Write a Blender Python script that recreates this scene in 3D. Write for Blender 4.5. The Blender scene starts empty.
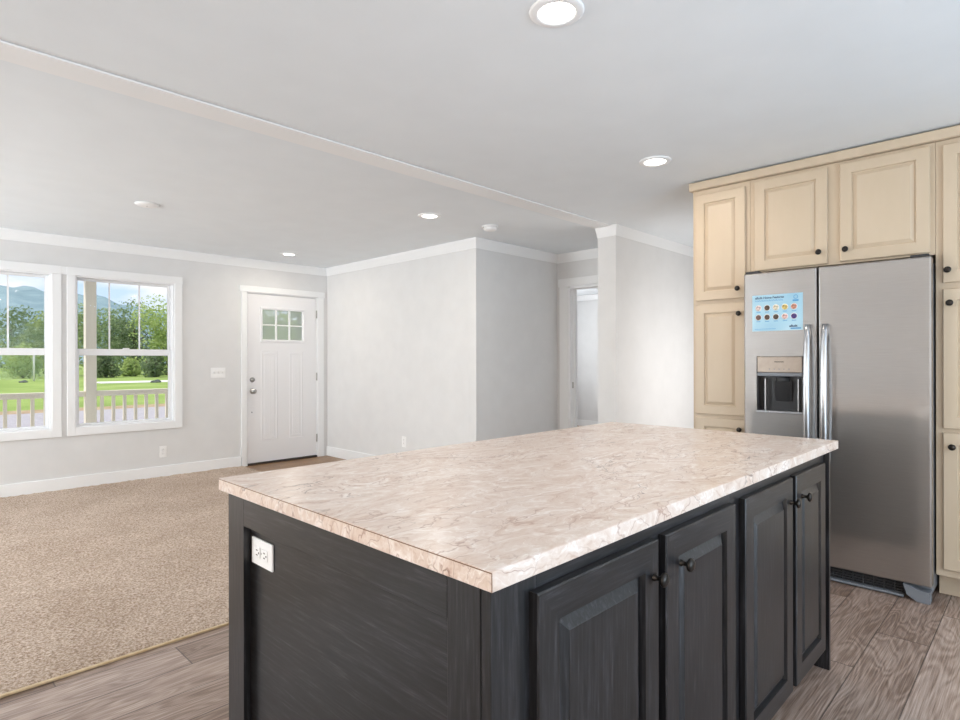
import bpy, bmesh, math, random
from mathutils import Vector, Matrix
random.seed(7)
SC = bpy.context.scene
COL = SC.collection

# ------------------------------------------------------------------ camera
YAW, ROLL, EYE = math.radians(44.32), math.radians(-0.11), 1.25
cd = bpy.data.cameras.new('camera'); cam = bpy.data.objects.new('camera', cd); COL.objects.link(cam)
fw = Vector((math.cos(YAW), math.sin(YAW), 0)); r0 = Vector((math.sin(YAW), -math.cos(YAW), 0)); u0 = Vector((0, 0, 1))
rr = r0*math.cos(ROLL) + u0*math.sin(ROLL); uu = -r0*math.sin(ROLL) + u0*math.cos(ROLL)
cam.matrix_world = Matrix(((rr.x, uu.x, -fw.x, 0), (rr.y, uu.y, -fw.y, 0), (rr.z, uu.z, -fw.z, EYE), (0, 0, 0, 1)))
cd.sensor_width = 36; cd.lens = 586.5/960*36; cd.clip_start = .05; cd.clip_end = 3000
SC.camera = cam

# ------------------------------------------------------------------ view, sky, sun, daylight
vs = SC.view_settings
vs.view_transform = 'Standard'; vs.look = 'None'; vs.gamma = 1; vs.use_curve_mapping = False
vs.exposure = 0.2
SC.cycles.diffuse_bounces = 6; SC.cycles.max_bounces = 12; SC.cycles.transparent_max_bounces = 16
SC.cycles.sample_clamp_indirect = 6

def nodes_of(tree):
    N = tree.nodes; L = tree.links
    def nd(t, **k):
        n = N.new(t)
        for a, b in k.items(): setattr(n, a, b)
        return n
    return N, L, nd

world = bpy.data.worlds.new('sky'); SC.world = world; world.use_nodes = True
N, L, nd = nodes_of(world.node_tree); N.clear()
out = nd('ShaderNodeOutputWorld'); bg = nd('ShaderNodeBackground'); L.new(bg.outputs[0], out.inputs[0])
tc = nd('ShaderNodeTexCoord'); sep = nd('ShaderNodeSeparateXYZ'); L.new(tc.outputs['Generated'], sep.inputs[0])
ramp = nd('ShaderNodeValToRGB'); L.new(sep.outputs['Z'], ramp.inputs[0])
ramp.color_ramp.elements[0].position = 0.0; ramp.color_ramp.elements[0].color = (.66, .82, 1, 1)
ramp.color_ramp.elements[1].position = .5; ramp.color_ramp.elements[1].color = (.22, .46, .92, 1)
mp = nd('ShaderNodeMapping'); mp.inputs['Scale'].default_value = (5, 5, 16); L.new(tc.outputs['Generated'], mp.inputs[0])
cl = nd('ShaderNodeTexNoise'); cl.inputs['Scale'].default_value = 1.0; cl.inputs['Detail'].default_value = 7; L.new(mp.outputs[0], cl.inputs['Vector'])
cr = nd('ShaderNodeValToRGB'); cr.color_ramp.elements[0].position = .38; cr.color_ramp.elements[1].position = .56; L.new(cl.outputs['Fac'], cr.inputs[0])
mx = nd('ShaderNodeMixRGB'); L.new(cr.outputs[0], mx.inputs[0]); L.new(ramp.outputs[0], mx.inputs[1]); mx.inputs[2].default_value = (.95, .95, .97, 1)
L.new(mx.outputs[0], bg.inputs[0]); bg.inputs[1].default_value = 1.0

def light(name, kind, loc, energy, color=(1, 1, 1), direction=None, **k):
    d = bpy.data.lights.new(name, kind); d.energy = energy; d.color = color
    for a, b in k.items(): setattr(d, a, b)
    o = bpy.data.objects.new(name, d); COL.objects.link(o); o.location = loc
    if direction is not None: o.rotation_euler = Vector(direction).to_track_quat('-Z', 'Y').to_euler()
    return o
light('sun', 'SUN', (-20, 10, 40), 3.0, (1, .95, .86), (.42, -.30, -.86), angle=.01)
# daylight by the kitchen patio door and bedroom window, plus added unseen fill lamps;
# tilted up to brighten the ceiling, standing in for ground bounce
light('patio_daylight', 'AREA', (1.7, -2.32, 1.15), 84, (.66, .84, 1), (0, 1, .55), shape='RECTANGLE', size=2.6, size_y=2.0)
light('dining_fill', 'AREA', (-3.4, -.85, 1.35), 62, (1, .88, .74), (1, .25, .5), shape='RECTANGLE', size=2.5, size_y=1.7)  # added warm fill lamp; the window on this side is made up
light('living_fill', 'AREA', (-3.4, 5.6, 1.35), 165, (.92, .97, 1), (1, -.15, .75), shape='RECTANGLE', size=1.7, size_y=1.7)  # added unseen fill lamp for the far walls and ceiling
light('bedroom_daylight', 'AREA', (7.4, 6.78, 1.5), 46, (.94, .97, 1), (0, -1, .2), shape='RECTANGLE', size=1.6, size_y=1.3)
light('passage_fill', 'AREA', (5.6, 1.80, 1.05), 14, (1, .98, .96), (0, 1, 0), shape='RECTANGLE', size=1.6, size_y=1.7)  # added lamp before a solid wall, brightens the passage wall opposite

# ------------------------------------------------------------------ materials
def mat(name, col, rough=.5, metal=0, spec=.5, emit=None, estr=0):
    m = bpy.data.materials.new(name); m.use_nodes = True
    b = m.node_tree.nodes['Principled BSDF']
    b.inputs['Base Color'].default_value = (*col, 1); b.inputs['Roughness'].default_value = rough
    b.inputs['Metallic'].default_value = metal; b.inputs['Specular IOR Level'].default_value = spec
    if emit: b.inputs['Emission Color'].default_value = (*emit, 1); b.inputs['Emission Strength'].default_value = estr
    return m

def ramp_node(nd, stops):
    r = nd('ShaderNodeValToRGB'); e = r.color_ramp.elements
    while len(e) < len(stops): e.new(.5)
    for i, (p, c) in enumerate(stops):
        e[i].position = p; e[i].color = (*c, 1)
    return r

def noisy(name, stops, scale=(1, 1, 1), nscale=10, detail=4, rough=.5, bump=0, bscale=None, bdist=.01, metal=0, spec=.5, distortion=0, coord='Object'):
    m = mat(name, stops[0][1], rough, metal, spec); N, L, nd = nodes_of(m.node_tree); b = N['Principled BSDF']
    tc = nd('ShaderNodeTexCoord'); mp = nd('ShaderNodeMapping'); mp.inputs['Scale'].default_value = scale
    L.new(tc.outputs[coord], mp.inputs[0])
    n = nd('ShaderNodeTexNoise'); n.inputs['Scale'].default_value = nscale; n.inputs['Detail'].default_value = detail; n.inputs['Distortion'].default_value = distortion
    L.new(mp.outputs[0], n.inputs['Vector'])
    r = ramp_node(nd, stops); L.new(n.outputs['Fac'], r.inputs[0]); L.new(r.outputs[0], b.inputs['Base Color'])
    if bump:
        n2 = n
        if bscale:
            n2 = nd('ShaderNodeTexNoise'); n2.inputs['Scale'].default_value = bscale; n2.inputs['Detail'].default_value = 3; L.new(mp.outputs[0], n2.inputs['Vector'])
        bp = nd('ShaderNodeBump'); bp.inputs['Strength'].default_value = bump; bp.inputs['Distance'].default_value = bdist
        L.new(n2.outputs['Fac'], bp.inputs['Height']); L.new(bp.outputs[0], b.inputs['Normal'])
    return m

def srgb(r, g, b):
    f = lambda c: (c/255/12.92) if c <= 10 else ((c/255+.055)/1.055)**2.4
    return (f(r), f(g), f(b))

M = {}
M['wall'] = noisy('wall_paint', [(.3, srgb(221, 221, 221)), (.7, srgb(225, 225, 225))], nscale=6, rough=.75, bump=.06, bscale=160, bdist=.002, spec=.25)
M['ceiling'] = noisy('ceiling_paint', [(.3, srgb(232, 237, 241)), (.7, srgb(235, 240, 244))], nscale=4, rough=.85, bump=.05, bscale=120, bdist=.002, spec=.2)
M['trim'] = mat('white_trim', srgb(241, 242, 243), .4, spec=.4)
M['vinyl'] = mat('white_vinyl', srgb(238, 239, 241), .35, spec=.4)
M['door'] = mat('door_paint', srgb(238, 238, 240), .35, spec=.45)
M['plastic'] = mat('white_plastic', srgb(245, 245, 245), .35)
M['slot'] = mat('socket_dark', srgb(60, 55, 52), .5)
M['nickel'] = noisy('brushed_nickel', [(.3, (.42, .41, .40)), (.7, (.5, .49, .47))], nscale=60, rough=.3, metal=1)
M['bronze'] = noisy('oil_rubbed_bronze', [(.35, (.022, .019, .017)), (.7, (.04, .034, .03))], nscale=40, rough=.28, metal=.7)
M['cream'] = noisy('cream_cabinet_paint', [(.3, srgb(196, 178, 154)), (.7, srgb(199, 181, 158))], scale=(3, 3, .8), nscale=5, rough=.42, bump=.04, bdist=.002, spec=.4)
M['threshold'] = mat('dark_threshold', srgb(58, 52, 50), .5, .3)
M['dark'] = mat('black_plastic', (.012, .012, .014), .3)
M['gasket'] = mat('grey_gasket', (.03, .03, .032), .7)
M['greyplastic'] = mat('grey_plastic', srgb(120, 124, 130), .4)
M['strip'] = noisy('edge_strip', [(.3, srgb(205, 180, 140)), (.7, srgb(225, 205, 170))], nscale=40, rough=.35)
M['lens'] = mat('lamp_lens', (1, 1, 1), .4, emit=(1, .96, .9), estr=4)

def steel(name, base, rough, sc, rough2=0):
    m = mat(name, base, rough, 1); N, L, nd = nodes_of(m.node_tree); b = N['Principled BSDF']
    tc = nd('ShaderNodeTexCoord'); mp = nd('ShaderNodeMapping'); mp.inputs['Scale'].default_value = sc; L.new(tc.outputs['Object'], mp.inputs[0])
    n = nd('ShaderNodeTexNoise'); n.inputs['Scale'].default_value = 40; n.inputs['Detail'].default_value = 5; L.new(mp.outputs[0], n.inputs['Vector'])
    r = ramp_node(nd, [(.25, tuple(c*.88 for c in base)), (.75, tuple(c*1.06 for c in base))]); L.new(n.outputs['Fac'], r.inputs[0]); L.new(r.outputs[0], b.inputs['Base Color'])
    bp = nd('ShaderNodeBump'); bp.inputs['Strength'].default_value = .02; bp.inputs['Distance'].default_value = .001; L.new(n.outputs['Fac'], bp.inputs['Height'])
    n3 = nd('ShaderNodeTexNoise'); n3.inputs['Scale'].default_value = 2.2; L.new(tc.outputs['Object'], n3.inputs['Vector'])
    b3 = nd('ShaderNodeBump'); b3.inputs['Strength'].default_value = .07; b3.inputs['Distance'].default_value = .02
    L.new(n3.outputs['Fac'], b3.inputs['Height']); L.new(bp.outputs[0], b3.inputs['Normal']); L.new(b3.outputs[0], b.inputs['Normal'])
    if rough2:
        o = N['Material Output']; g = nd('ShaderNodeBsdfAnisotropic'); g.inputs['Roughness'].default_value = rough2
        L.new(r.outputs[0], g.inputs['Color']); mix = nd('ShaderNodeMixShader'); mix.inputs[0].default_value = .45
        L.new(b.outputs[0], mix.inputs[1]); L.new(g.outputs[0], mix.inputs[2]); L.new(mix.outputs[0], o.inputs['Surface'])
    return m
M['steel'] = steel('stainless_steel', (.475, .455, .44), .09, (1, .25, 40), .45)
M['chrome'] = steel('polished_steel', (.50, .51, .53), .2, (4, 4, .3), .35)

def dark_wood(name, sc):
    m = mat(name, (.04, .04, .04), .33, spec=.55); N, L, nd = nodes_of(m.node_tree); b = N['Principled BSDF']
    tc = nd('ShaderNodeTexCoord'); mp = nd('ShaderNodeMapping'); mp.inputs['Scale'].default_value = sc; L.new(tc.outputs['Object'], mp.inputs[0])
    n = nd('ShaderNodeTexNoise'); n.inputs['Scale'].default_value = 9; n.inputs['Detail'].default_value = 7; n.inputs['Roughness'].default_value = .72; n.inputs['Distortion'].default_value = .25; L.new(mp.outputs[0], n.inputs['Vector'])
    n1 = nd('ShaderNodeTexNoise'); n1.inputs['Scale'].default_value = .55; n1.inputs['Detail'].default_value = 1; L.new(mp.outputs[0], n1.inputs['Vector'])
    s = nd('ShaderNodeMath', operation='MULTIPLY'); L.new(n1.outputs['Fac'], s.inputs[0]); s.inputs[1].default_value = 150
    sn = nd('ShaderNodeMath', operation='SINE'); L.new(s.outputs[0], sn.inputs[0])
    k = nd('ShaderNodeMath', operation='MULTIPLY_ADD'); L.new(sn.outputs[0], k.inputs[0]); k.inputs[1].default_value = .045; L.new(n.outputs['Fac'], k.inputs[2])
    r = ramp_node(nd, [(.34, srgb(16, 16, 17)), (.48, srgb(26, 26, 28)), (.58, srgb(38, 38, 41)), (.72, srgb(66, 66, 70))]); L.new(k.outputs[0], r.inputs[0]); L.new(r.outputs[0], b.inputs['Base Color'])
    bp = nd('ShaderNodeBump'); bp.inputs['Strength'].default_value = .05; bp.inputs['Distance'].default_value = .0015; L.new(k.outputs[0], bp.inputs['Height']); L.new(bp.outputs[0], b.inputs['Normal'])
    return m
M['wood_z'] = dark_wood('charcoal_wood_upright_grain', (16, 16, .9))
M['wood_x'] = dark_wood('charcoal_wood_level_grain', (.9, 16, 16))
M['wood_y'] = dark_wood('charcoal_wood_cross_grain', (16, .9, 16))

def laminate():
    m = mat('marbled_laminate', srgb(222, 203, 190), .28, spec=.5); N, L, nd = nodes_of(m.node_tree); b = N['Principled BSDF']
    tc = nd('ShaderNodeTexCoord'); mp = nd('ShaderNodeMapping'); mp.inputs['Rotation'].default_value = (0, 0, .5); mp.inputs['Scale'].default_value = (1, 1.9, 1.4); L.new(tc.outputs['Object'], mp.inputs[0])
    w = nd('ShaderNodeTexNoise'); w.inputs['Scale'].default_value = 3.2; w.inputs['Detail'].default_value = 5; L.new(mp.outputs[0], w.inputs['Vector'])
    wv = nd('ShaderNodeVectorMath', operation='MULTIPLY_ADD'); L.new(w.outputs['Color'], wv.inputs[0]); wv.inputs[1].default_value = (.55, .55, .55); L.new(mp.outputs[0], wv.inputs[2])
    base = nd('ShaderNodeTexNoise'); base.inputs['Scale'].default_value = 10; base.inputs['Detail'].default_value = 9; base.inputs['Roughness'].default_value = .68; base.inputs['Distortion'].default_value = 1.2; L.new(wv.outputs[0], base.inputs['Vector'])
    rb = ramp_node(nd, [(.3, srgb(190, 158, 140)), (.43, srgb(215, 195, 181)), (.54, srgb(223, 207, 196)), (.66, srgb(240, 231, 225))]); L.new(base.outputs['Fac'], rb.inputs[0])
    def veins(scale, width, col, maskscale, lo, hi, prev, fac):
        v = nd('ShaderNodeTexVoronoi', feature='DISTANCE_TO_EDGE'); v.inputs['Scale'].default_value = scale; L.new(wv.outputs[0], v.inputs['Vector'])
        a = nd('ShaderNodeMapRange'); a.inputs['From Min'].default_value = 0; a.inputs['From Max'].default_value = width; a.inputs['To Min'].default_value = 1; a.inputs['To Max'].default_value = 0; L.new(v.outputs['Distance'], a.inputs['Value'])
        q = nd('ShaderNodeTexNoise'); q.inputs['Scale'].default_value = maskscale; q.inputs['Detail'].default_value = 2; L.new(mp.outputs[0], q.inputs['Vector'])
        c = nd('ShaderNodeMapRange'); c.inputs['From Min'].default_value = lo; c.inputs['From Max'].default_value = hi; L.new(q.outputs['Fac'], c.inputs['Value'])
        p = nd('ShaderNodeMath', operation='MULTIPLY'); L.new(a.outputs[0], p.inputs[0]); L.new(c.outputs[0], p.inputs[1])
        p2 = nd('ShaderNodeMath', operation='MULTIPLY'); L.new(p.outputs[0], p2.inputs[0]); p2.inputs[1].default_value = fac
        x = nd('ShaderNodeMixRGB'); L.new(p2.outputs[0], x.inputs[0]); L.new(prev, x.inputs[1]); x.inputs[2].default_value = (*col, 1)
        return x.outputs[0]
    c1 = veins(8.5, .03, srgb(156, 116, 96), 3.5, .42, .56, rb.outputs[0], .75)
    c2 = veins(4.1, .014, srgb(112, 84, 72), 2.2, .5, .6, c1, .95)
    c3 = veins(11, .03, srgb(246, 240, 234), 5, .45, .6, c2, .6)
    L.new(c3, b.inputs['Base Color'])
    return m
M['laminate'] = laminate()

def planks(name, tones):
    m = mat(name, (.3, .25, .2), .36, spec=.5); N, L, nd = nodes_of(m.node_tree); b = N['Principled BSDF']
    W_, LEN = .196, 1.22
    def mt(op, a, b_=None, c=None):
        n = nd('ShaderNodeMath', operation=op)
        for i, v in enumerate((a, b_, c)):
            if v is None: continue
            if isinstance(v, (int, float)): n.inputs[i].default_value = v
            else: L.new(v, n.inputs[i])
        return n.outputs[0]
    tc = nd('ShaderNodeTexCoord'); sp = nd('ShaderNodeSeparateXYZ'); L.new(tc.outputs['Object'], sp.inputs[0])
    yr = mt('DIVIDE', mt('SUBTRACT', sp.outputs['Y'], .384), W_); row = mt('FLOOR', yr); fy = mt('FRACT', yr)
    xs = mt('DIVIDE', mt('ADD', mt('ADD', sp.outputs['X'], .47), mt('MULTIPLY', row, .43)), LEN); bid = mt('FLOOR', xs); fx = mt('FRACT', xs)
    cb = nd('ShaderNodeCombineXYZ'); L.new(row, cb.inputs[0]); L.new(bid, cb.inputs[1]); wn = nd('ShaderNodeTexWhiteNoise', noise_dimensions='2D'); L.new(cb.outputs[0], wn.inputs['Vector'])
    rnd = wn.outputs['Value']
    gx = mt('ADD', mt('MULTIPLY', sp.outputs['X'], 1.0), mt('MULTIPLY', rnd, 37.0)); gv = nd('ShaderNodeCombineXYZ')
    L.new(gx, gv.inputs[0]); L.new(mt('MULTIPLY', sp.outputs['Y'], 5.5), gv.inputs[1]); L.new(mt('MULTIPLY', rnd, 9.0), gv.inputs[2])
    n1 = nd('ShaderNodeTexNoise'); n1.inputs['Scale'].default_value = 1.5; n1.inputs['Detail'].default_value = 2; n1.inputs['Distortion'].default_value = .5; L.new(gv.outputs[0], n1.inputs['Vector'])
    rings = mt('SINE', mt('MULTIPLY', n1.outputs['Fac'], 85.0))
    gv2 = nd('ShaderNodeCombineXYZ'); L.new(mt('MULTIPLY', gx, 2.0), gv2.inputs[0]); L.new(mt('MULTIPLY', sp.outputs['Y'], 95.0), gv2.inputs[1])
    n2 = nd('ShaderNodeTexNoise'); n2.inputs['Scale'].default_value = 2; n2.inputs['Detail'].default_value = 5; n2.inputs['Roughness'].default_value = .7; L.new(gv2.outputs[0], n2.inputs['Vector'])
    g = mt('ADD', mt('MULTIPLY', rings, .05), mt('ADD', mt('MULTIPLY', n2.outputs['Fac'], .75), mt('MULTIPLY', n1.outputs['Fac'], .25)))
    g = mt('ADD', g, mt('MULTIPLY', mt('SUBTRACT', rnd, .5), .2))
    r = ramp_node(nd, [(p_, srgb(*c_)) for p_, c_ in zip((.25, .45, .6, .8), tones)]); L.new(g, r.inputs[0])
    ey = mt('MINIMUM', fy, mt('SUBTRACT', 1.0, fy)); ex = mt('MINIMUM', fx, mt('SUBTRACT', 1.0, fx))
    seam = mt('MAXIMUM', mt('LESS_THAN', ey, .012), mt('LESS_THAN', ex, .002))
    x = nd('ShaderNodeMixRGB'); L.new(mt('MULTIPLY', seam, .75), x.inputs[0]); L.new(r.outputs[0], x.inputs[1]); x.inputs[2].default_value = (*srgb(60, 50, 46), 1)
    L.new(x.outputs[0], b.inputs['Base Color'])
    bp = nd('ShaderNodeBump'); bp.inputs['Strength'].default_value = .2; bp.inputs['Distance'].default_value = .002
    L.new(mt('SUBTRACT', n2.outputs['Fac'], mt('MULTIPLY', seam, 1.0)), bp.inputs['Height']); L.new(bp.outputs[0], b.inputs['Normal'])
    return m
M['planks'] = planks('vinyl_plank_floor', ((78, 61, 52), (130, 110, 98), (168, 149, 138), (204, 188, 178)))
M['entry'] = planks('entry_planks_warm_cast', ((88, 60, 36), (124, 90, 56), (148, 112, 72), (166, 130, 90)))  # floor planks again, local warm cast put into the browns

def carpet_mat():
    m = mat('beige_carpet', (.4, .35, .3), .95, spec=.1); N, L, nd = nodes_of(m.node_tree); b = N['Principled BSDF']
    tc = nd('ShaderNodeTexCoord')
    n = nd('ShaderNodeTexNoise'); n.inputs['Scale'].default_value = 95; n.inputs['Detail'].default_value = 4; n.inputs['Roughness'].default_value = .7; L.new(tc.outputs['Object'], n.inputs['Vector'])
    r = ramp_node(nd, [(.3, srgb(128, 106, 90)), (.45, srgb(186, 165, 147)), (.56, srgb(216, 199, 184)), (.72, srgb(244, 233, 223))]); L.new(n.outputs['Fac'], r.inputs[0])
    n2 = nd('ShaderNodeTexNoise'); n2.inputs['Scale'].default_value = 2.2; n2.inputs['Detail'].default_value = 4; L.new(tc.outputs['Object'], n2.inputs['Vector'])
    r2 = ramp_node(nd, [(.35, (.86, .84, .82)), (.65, (1, 1, 1))]); L.new(n2.outputs['Fac'], r2.inputs[0])
    x = nd('ShaderNodeMixRGB', blend_type='MULTIPLY'); x.inputs[0].default_value = 1; L.new(r.outputs[0], x.inputs[1]); L.new(r2.outputs[0], x.inputs[2])
    L.new(x.outputs[0], b.inputs['Base Color'])
    bp = nd('ShaderNodeBump'); bp.inputs['Strength'].default_value = .8; bp.inputs['Distance'].default_value = .012; L.new(n.outputs['Fac'], bp.inputs['Height']); L.new(bp.outputs[0], b.inputs['Normal'])
    return m
M['carpet'] = carpet_mat()

def glass_mat():
    m = bpy.data.materials.new('window_glass'); m.use_nodes = True; N, L, nd = nodes_of(m.node_tree); N.clear()
    o = nd('ShaderNodeOutputMaterial'); mix = nd('ShaderNodeMixShader'); t = nd('ShaderNodeBsdfTransparent'); g = nd('ShaderNodeBsdfGlossy'); g.inputs['Roughness'].default_value = .02
    fr = nd('ShaderNodeFresnel'); fr.inputs['IOR'].default_value = 1.18
    L.new(fr.outputs[0], mix.inputs[0]); L.new(t.outputs[0], mix.inputs[1]); L.new(g.outputs[0], mix.inputs[2]); L.new(mix.outputs[0], o.inputs[0])
    return m
M['glass'] = glass_mat()
M['hazed_glass'] = glass_mat(); M['hazed_glass'].name = 'hazed_door_glass'
def _add_haze(m):
    N, L, nd = nodes_of(m.node_tree); o = [n for n in N if n.type == 'OUTPUT_MATERIAL'][0]; src = o.inputs[0].links[0].from_socket
    t = nd('ShaderNodeBsdfTranslucent'); t.inputs['Color'].default_value = (.9, .93, .9, 1); mix = nd('ShaderNodeMixShader'); mix.inputs[0].default_value = .3
    L.new(src, mix.inputs[1]); L.new(t.outputs[0], mix.inputs[2]); L.new(mix.outputs[0], o.inputs[0])
_add_haze(M['hazed_glass'])  # pale haze over the view is mixed into the door pane
M['grass'] = noisy('lawn_grass', [(.3, srgb(128, 150, 78)), (.55, srgb(146, 166, 92)), (.75, srgb(168, 184, 112))], nscale=.25, detail=8, rough=.9, spec=.1)
M['gravel'] = noisy('drive_gravel', [(.3, srgb(158, 153, 156)), (.7, srgb(180, 175, 178))], nscale=6, detail=6, rough=.95)
M['soil'] = noisy('orange_soil', [(.3, srgb(150, 122, 92)), (.7, srgb(184, 164, 132))], nscale=2, detail=6, rough=.95)
M['path'] = noisy('pale_path', [(.3, srgb(228, 224, 214)), (.7, srgb(240, 238, 230))], nscale=3, rough=.9)
M['porch'] = noisy('porch_paint', [(.3, srgb(238, 230, 212)), (.7, srgb(242, 235, 218))], scale=(4, 4, .5), nscale=8, rough=.6)
M['concrete'] = noisy('porch_deck', [(.3, srgb(215, 211, 204)), (.7, srgb(226, 222, 215))], nscale=5, rough=.9)
M['hills'] = noisy('hazed_forest_hill', [(.3, srgb(124, 146, 152)), (.7, srgb(148, 168, 172))], nscale=.03, detail=8, rough=1, spec=0)  # distance haze is put into this blue-grey base colour
M['bark'] = noisy('bark', [(.3, srgb(70, 58, 46)), (.7, srgb(112, 98, 80))], scale=(3, 3, .6), nscale=6, rough=.95)
def leaf(name, a, b_, c):
    m = noisy(name, [(.3, a), (.5, b_), (.72, c)], nscale=.9, detail=6, rough=.8, spec=.15); N, L, nd = nodes_of(m.node_tree)
    b = N['Principled BSDF']; o = N['Material Output']; t = nd('ShaderNodeBsdfTranslucent'); mix = nd('ShaderNodeMixShader'); mix.inputs[0].default_value = .55
    L.new(b.inputs['Base Color'].links[0].from_socket, t.inputs['Color']); L.new(b.outputs[0], mix.inputs[1]); L.new(t.outputs[0], mix.inputs[2]); L.new(mix.outputs[0], o.inputs['Surface'])
    return m
M['leaf_mid'] = leaf('leaves_mid_green', srgb(112, 132, 86), srgb(156, 172, 120), srgb(196, 206, 158))
M['leaf_dark'] = leaf('leaves_dark_green', srgb(92, 112, 78), srgb(132, 150, 110), srgb(174, 186, 146))
M['leaf_pale'] = leaf('leaves_pale_green', srgb(142, 164, 100), srgb(186, 202, 132), srgb(214, 224, 166))

# ------------------------------------------------------------------ mesh builder
ORG = {}
class MB:
    def __init__(s): s.bm = bmesh.new()
    def box(s, x0, x1, y0, y1, z0, z1, bev=0, mi=0, seg=2):
        v = [s.bm.verts.new(p) for p in ((x0, y0, z0), (x1, y0, z0), (x1, y1, z0), (x0, y1, z0), (x0, y0, z1), (x1, y0, z1), (x1, y1, z1), (x0, y1, z1))]
        fs = [s.bm.faces.new([v[i] for i in q]) for q in ((0, 3, 2, 1), (4, 5, 6, 7), (0, 1, 5, 4), (1, 2, 6, 5), (2, 3, 7, 6), (3, 0, 4, 7))]
        for f in fs: f.material_index = mi
        if bev:
            es = list({e for f in fs for e in f.edges})
            r = bmesh.ops.bevel(s.bm, geom=es, offset=bev, segments=seg, affect='EDGES', profile=.5)
            for f in r['faces']: f.material_index = mi
        return s
    def poly(s, pts, mi=0):
        f = s.bm.faces.new([s.bm.verts.new(p) for p in pts]); f.material_index = mi; return f
    def prism(s, pts, d, mi=0):
        """closed polygon pts (3-D) extruded by vector d"""
        a = [s.bm.verts.new(p) for p in pts]; b = [s.bm.verts.new(Vector(p)+Vector(d)) for p in pts]
        n = len(a); fs = [s.bm.faces.new(a[::-1]), s.bm.faces.new(b)]
        for i in range(n): fs.append(s.bm.faces.new((a[i], a[(i+1) % n], b[(i+1) % n], b[i])))
        for f in fs: f.material_index = mi
        return s
    def lathe(s, prof, c, axis, n=24, mi=0):
        """prof: (radius, height) along axis from c"""
        ax = Vector(axis).normalized(); t = Vector((0, 0, 1)) if abs(ax.z) < .9 else Vector((1, 0, 0))
        e1 = ax.cross(t).normalized(); e2 = ax.cross(e1); c = Vector(c); rings = []
        for r, h in prof:
            if r < 1e-6: rings.append([s.bm.verts.new(c+ax*h)])
            else: rings.append([s.bm.verts.new(c+ax*h+(e1*math.cos(2*math.pi*k/n)+e2*math.sin(2*math.pi*k/n))*r) for k in range(n)])
        for A, B in zip(rings, rings[1:]):
            for k in range(n):
                k2 = (k+1) % n
                if len(A) == 1 and len(B) == 1: continue
                if len(A) == 1: f = s.bm.faces.new((A[0], B[k2], B[k]))
                elif len(B) == 1: f = s.bm.faces.new((A[k], A[k2], B[0]))
                else: f = s.bm.faces.new((A[k], A[k2], B[k2], B[k]))
                f.material_index = mi; f.smooth = True
        return s
    def tube(s, pts, radii, n=8, mi=0):
        rings = []; pts = [Vector(p) for p in pts]
        for i, p in enumerate(pts):
            d = (pts[min(i+1, len(pts)-1)] - pts[max(i-1, 0)]).normalized(); t = Vector((1, 0, 0)) if abs(d.x) < .8 else Vector((0, 1, 0))
            e1 = d.cross(t).normalized(); e2 = d.cross(e1)
            rings.append([s.bm.verts.new(p+(e1*math.cos(2*math.pi*k/n)+e2*math.sin(2*math.pi*k/n))*radii[i]) for k in range(n)])
        for A, B in zip(rings, rings[1:]):
            for k in range(n):
                f = s.bm.faces.new((A[k], A[(k+1) % n], B[(k+1) % n], B[k])); f.smooth = True; f.material_index = mi
        s.bm.faces.new(rings[0][::-1]); s.bm.faces.new(rings[-1])
        return s
    def build(s, name, mats, parent=None, origin=None, normals=True):
        if normals: bmesh.ops.recalc_face_normals(s.bm, faces=s.bm.faces)
        if origin is None:
            xs = [v.co for v in s.bm.verts]
            lo = Vector((min(v.x for v in xs), min(v.y for v in xs), min(v.z for v in xs))); hi = Vector((max(v.x for v in xs), max(v.y for v in xs), max(v.z for v in xs)))
            origin = Vector(((lo.x+hi.x)/2, (lo.y+hi.y)/2, lo.z))
        origin = Vector(origin)
        bmesh.ops.translate(s.bm, verts=s.bm.verts, vec=-origin)
        me = bpy.data.meshes.new(name); s.bm.to_mesh(me); s.bm.free()
        for m in (mats if isinstance(mats, (list, tuple)) else [mats]): me.materials.append(m)
        o = bpy.data.objects.new(name, me); COL.objects.link(o)
        if parent: o.parent = parent; o.location = origin - ORG[parent.name]
        else: o.location = origin
        ORG[o.name] = origin
        return o

def empty(name, loc):
    o = bpy.data.objects.new(name, None); COL.objects.link(o); o.location = loc; o.empty_display_size = .1; ORG[o.name] = Vector(loc); return o
def tag(o, label, cat, group=None, kind=None):
    o['label'] = label; o['category'] = cat
    if group: o['group'] = group
    if kind: o['kind'] = kind
    return o
def struct(o, label=None, cat=None):
    o['kind'] = 'structure'
    if label: o['label'] = label
    if cat: o['category'] = cat
    return o
def copy_tree(o, parent=None):
    c = o.copy(); COL.objects.link(c); c.parent = parent
    if parent is None: ORG[c.name] = ORG[o.name]
    for ch in list(o.children): copy_tree(ch, c)
    return c
def place(o, loc): o.location = loc; ORG[o.name] = Vector(loc)

def text_mesh(name, body, size, origin, U, V, Nn, m, parent, bold=0, align='LEFT'):
    """flat lettering: U reading direction, V up, Nn towards the reader"""
    cu = bpy.data.curves.new(name, 'FONT'); cu.body = body; cu.size = size; cu.extrude = .0003; cu.offset = bold; cu.align_x = align; cu.resolution_u = 3
    t = bpy.data.objects.new(name, cu); COL.objects.link(t)
    me = bpy.data.meshes.new_from_object(t.evaluated_get(bpy.context.evaluated_depsgraph_get()))
    bpy.data.objects.remove(t); bpy.data.curves.remove(cu)
    U, V, Nn, O = Vector(U), Vector(V), Vector(Nn), Vector(origin)
    for v in me.vertices: v.co = U*v.co.x + V*v.co.y + Nn*v.co.z
    me.materials.clear(); me.materials.append(m); me.name = name
    o = bpy.data.objects.new(name, me); COL.objects.link(o); o.parent = parent; o.location = O - ORG[parent.name]; ORG[o.name] = O
    return o

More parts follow.
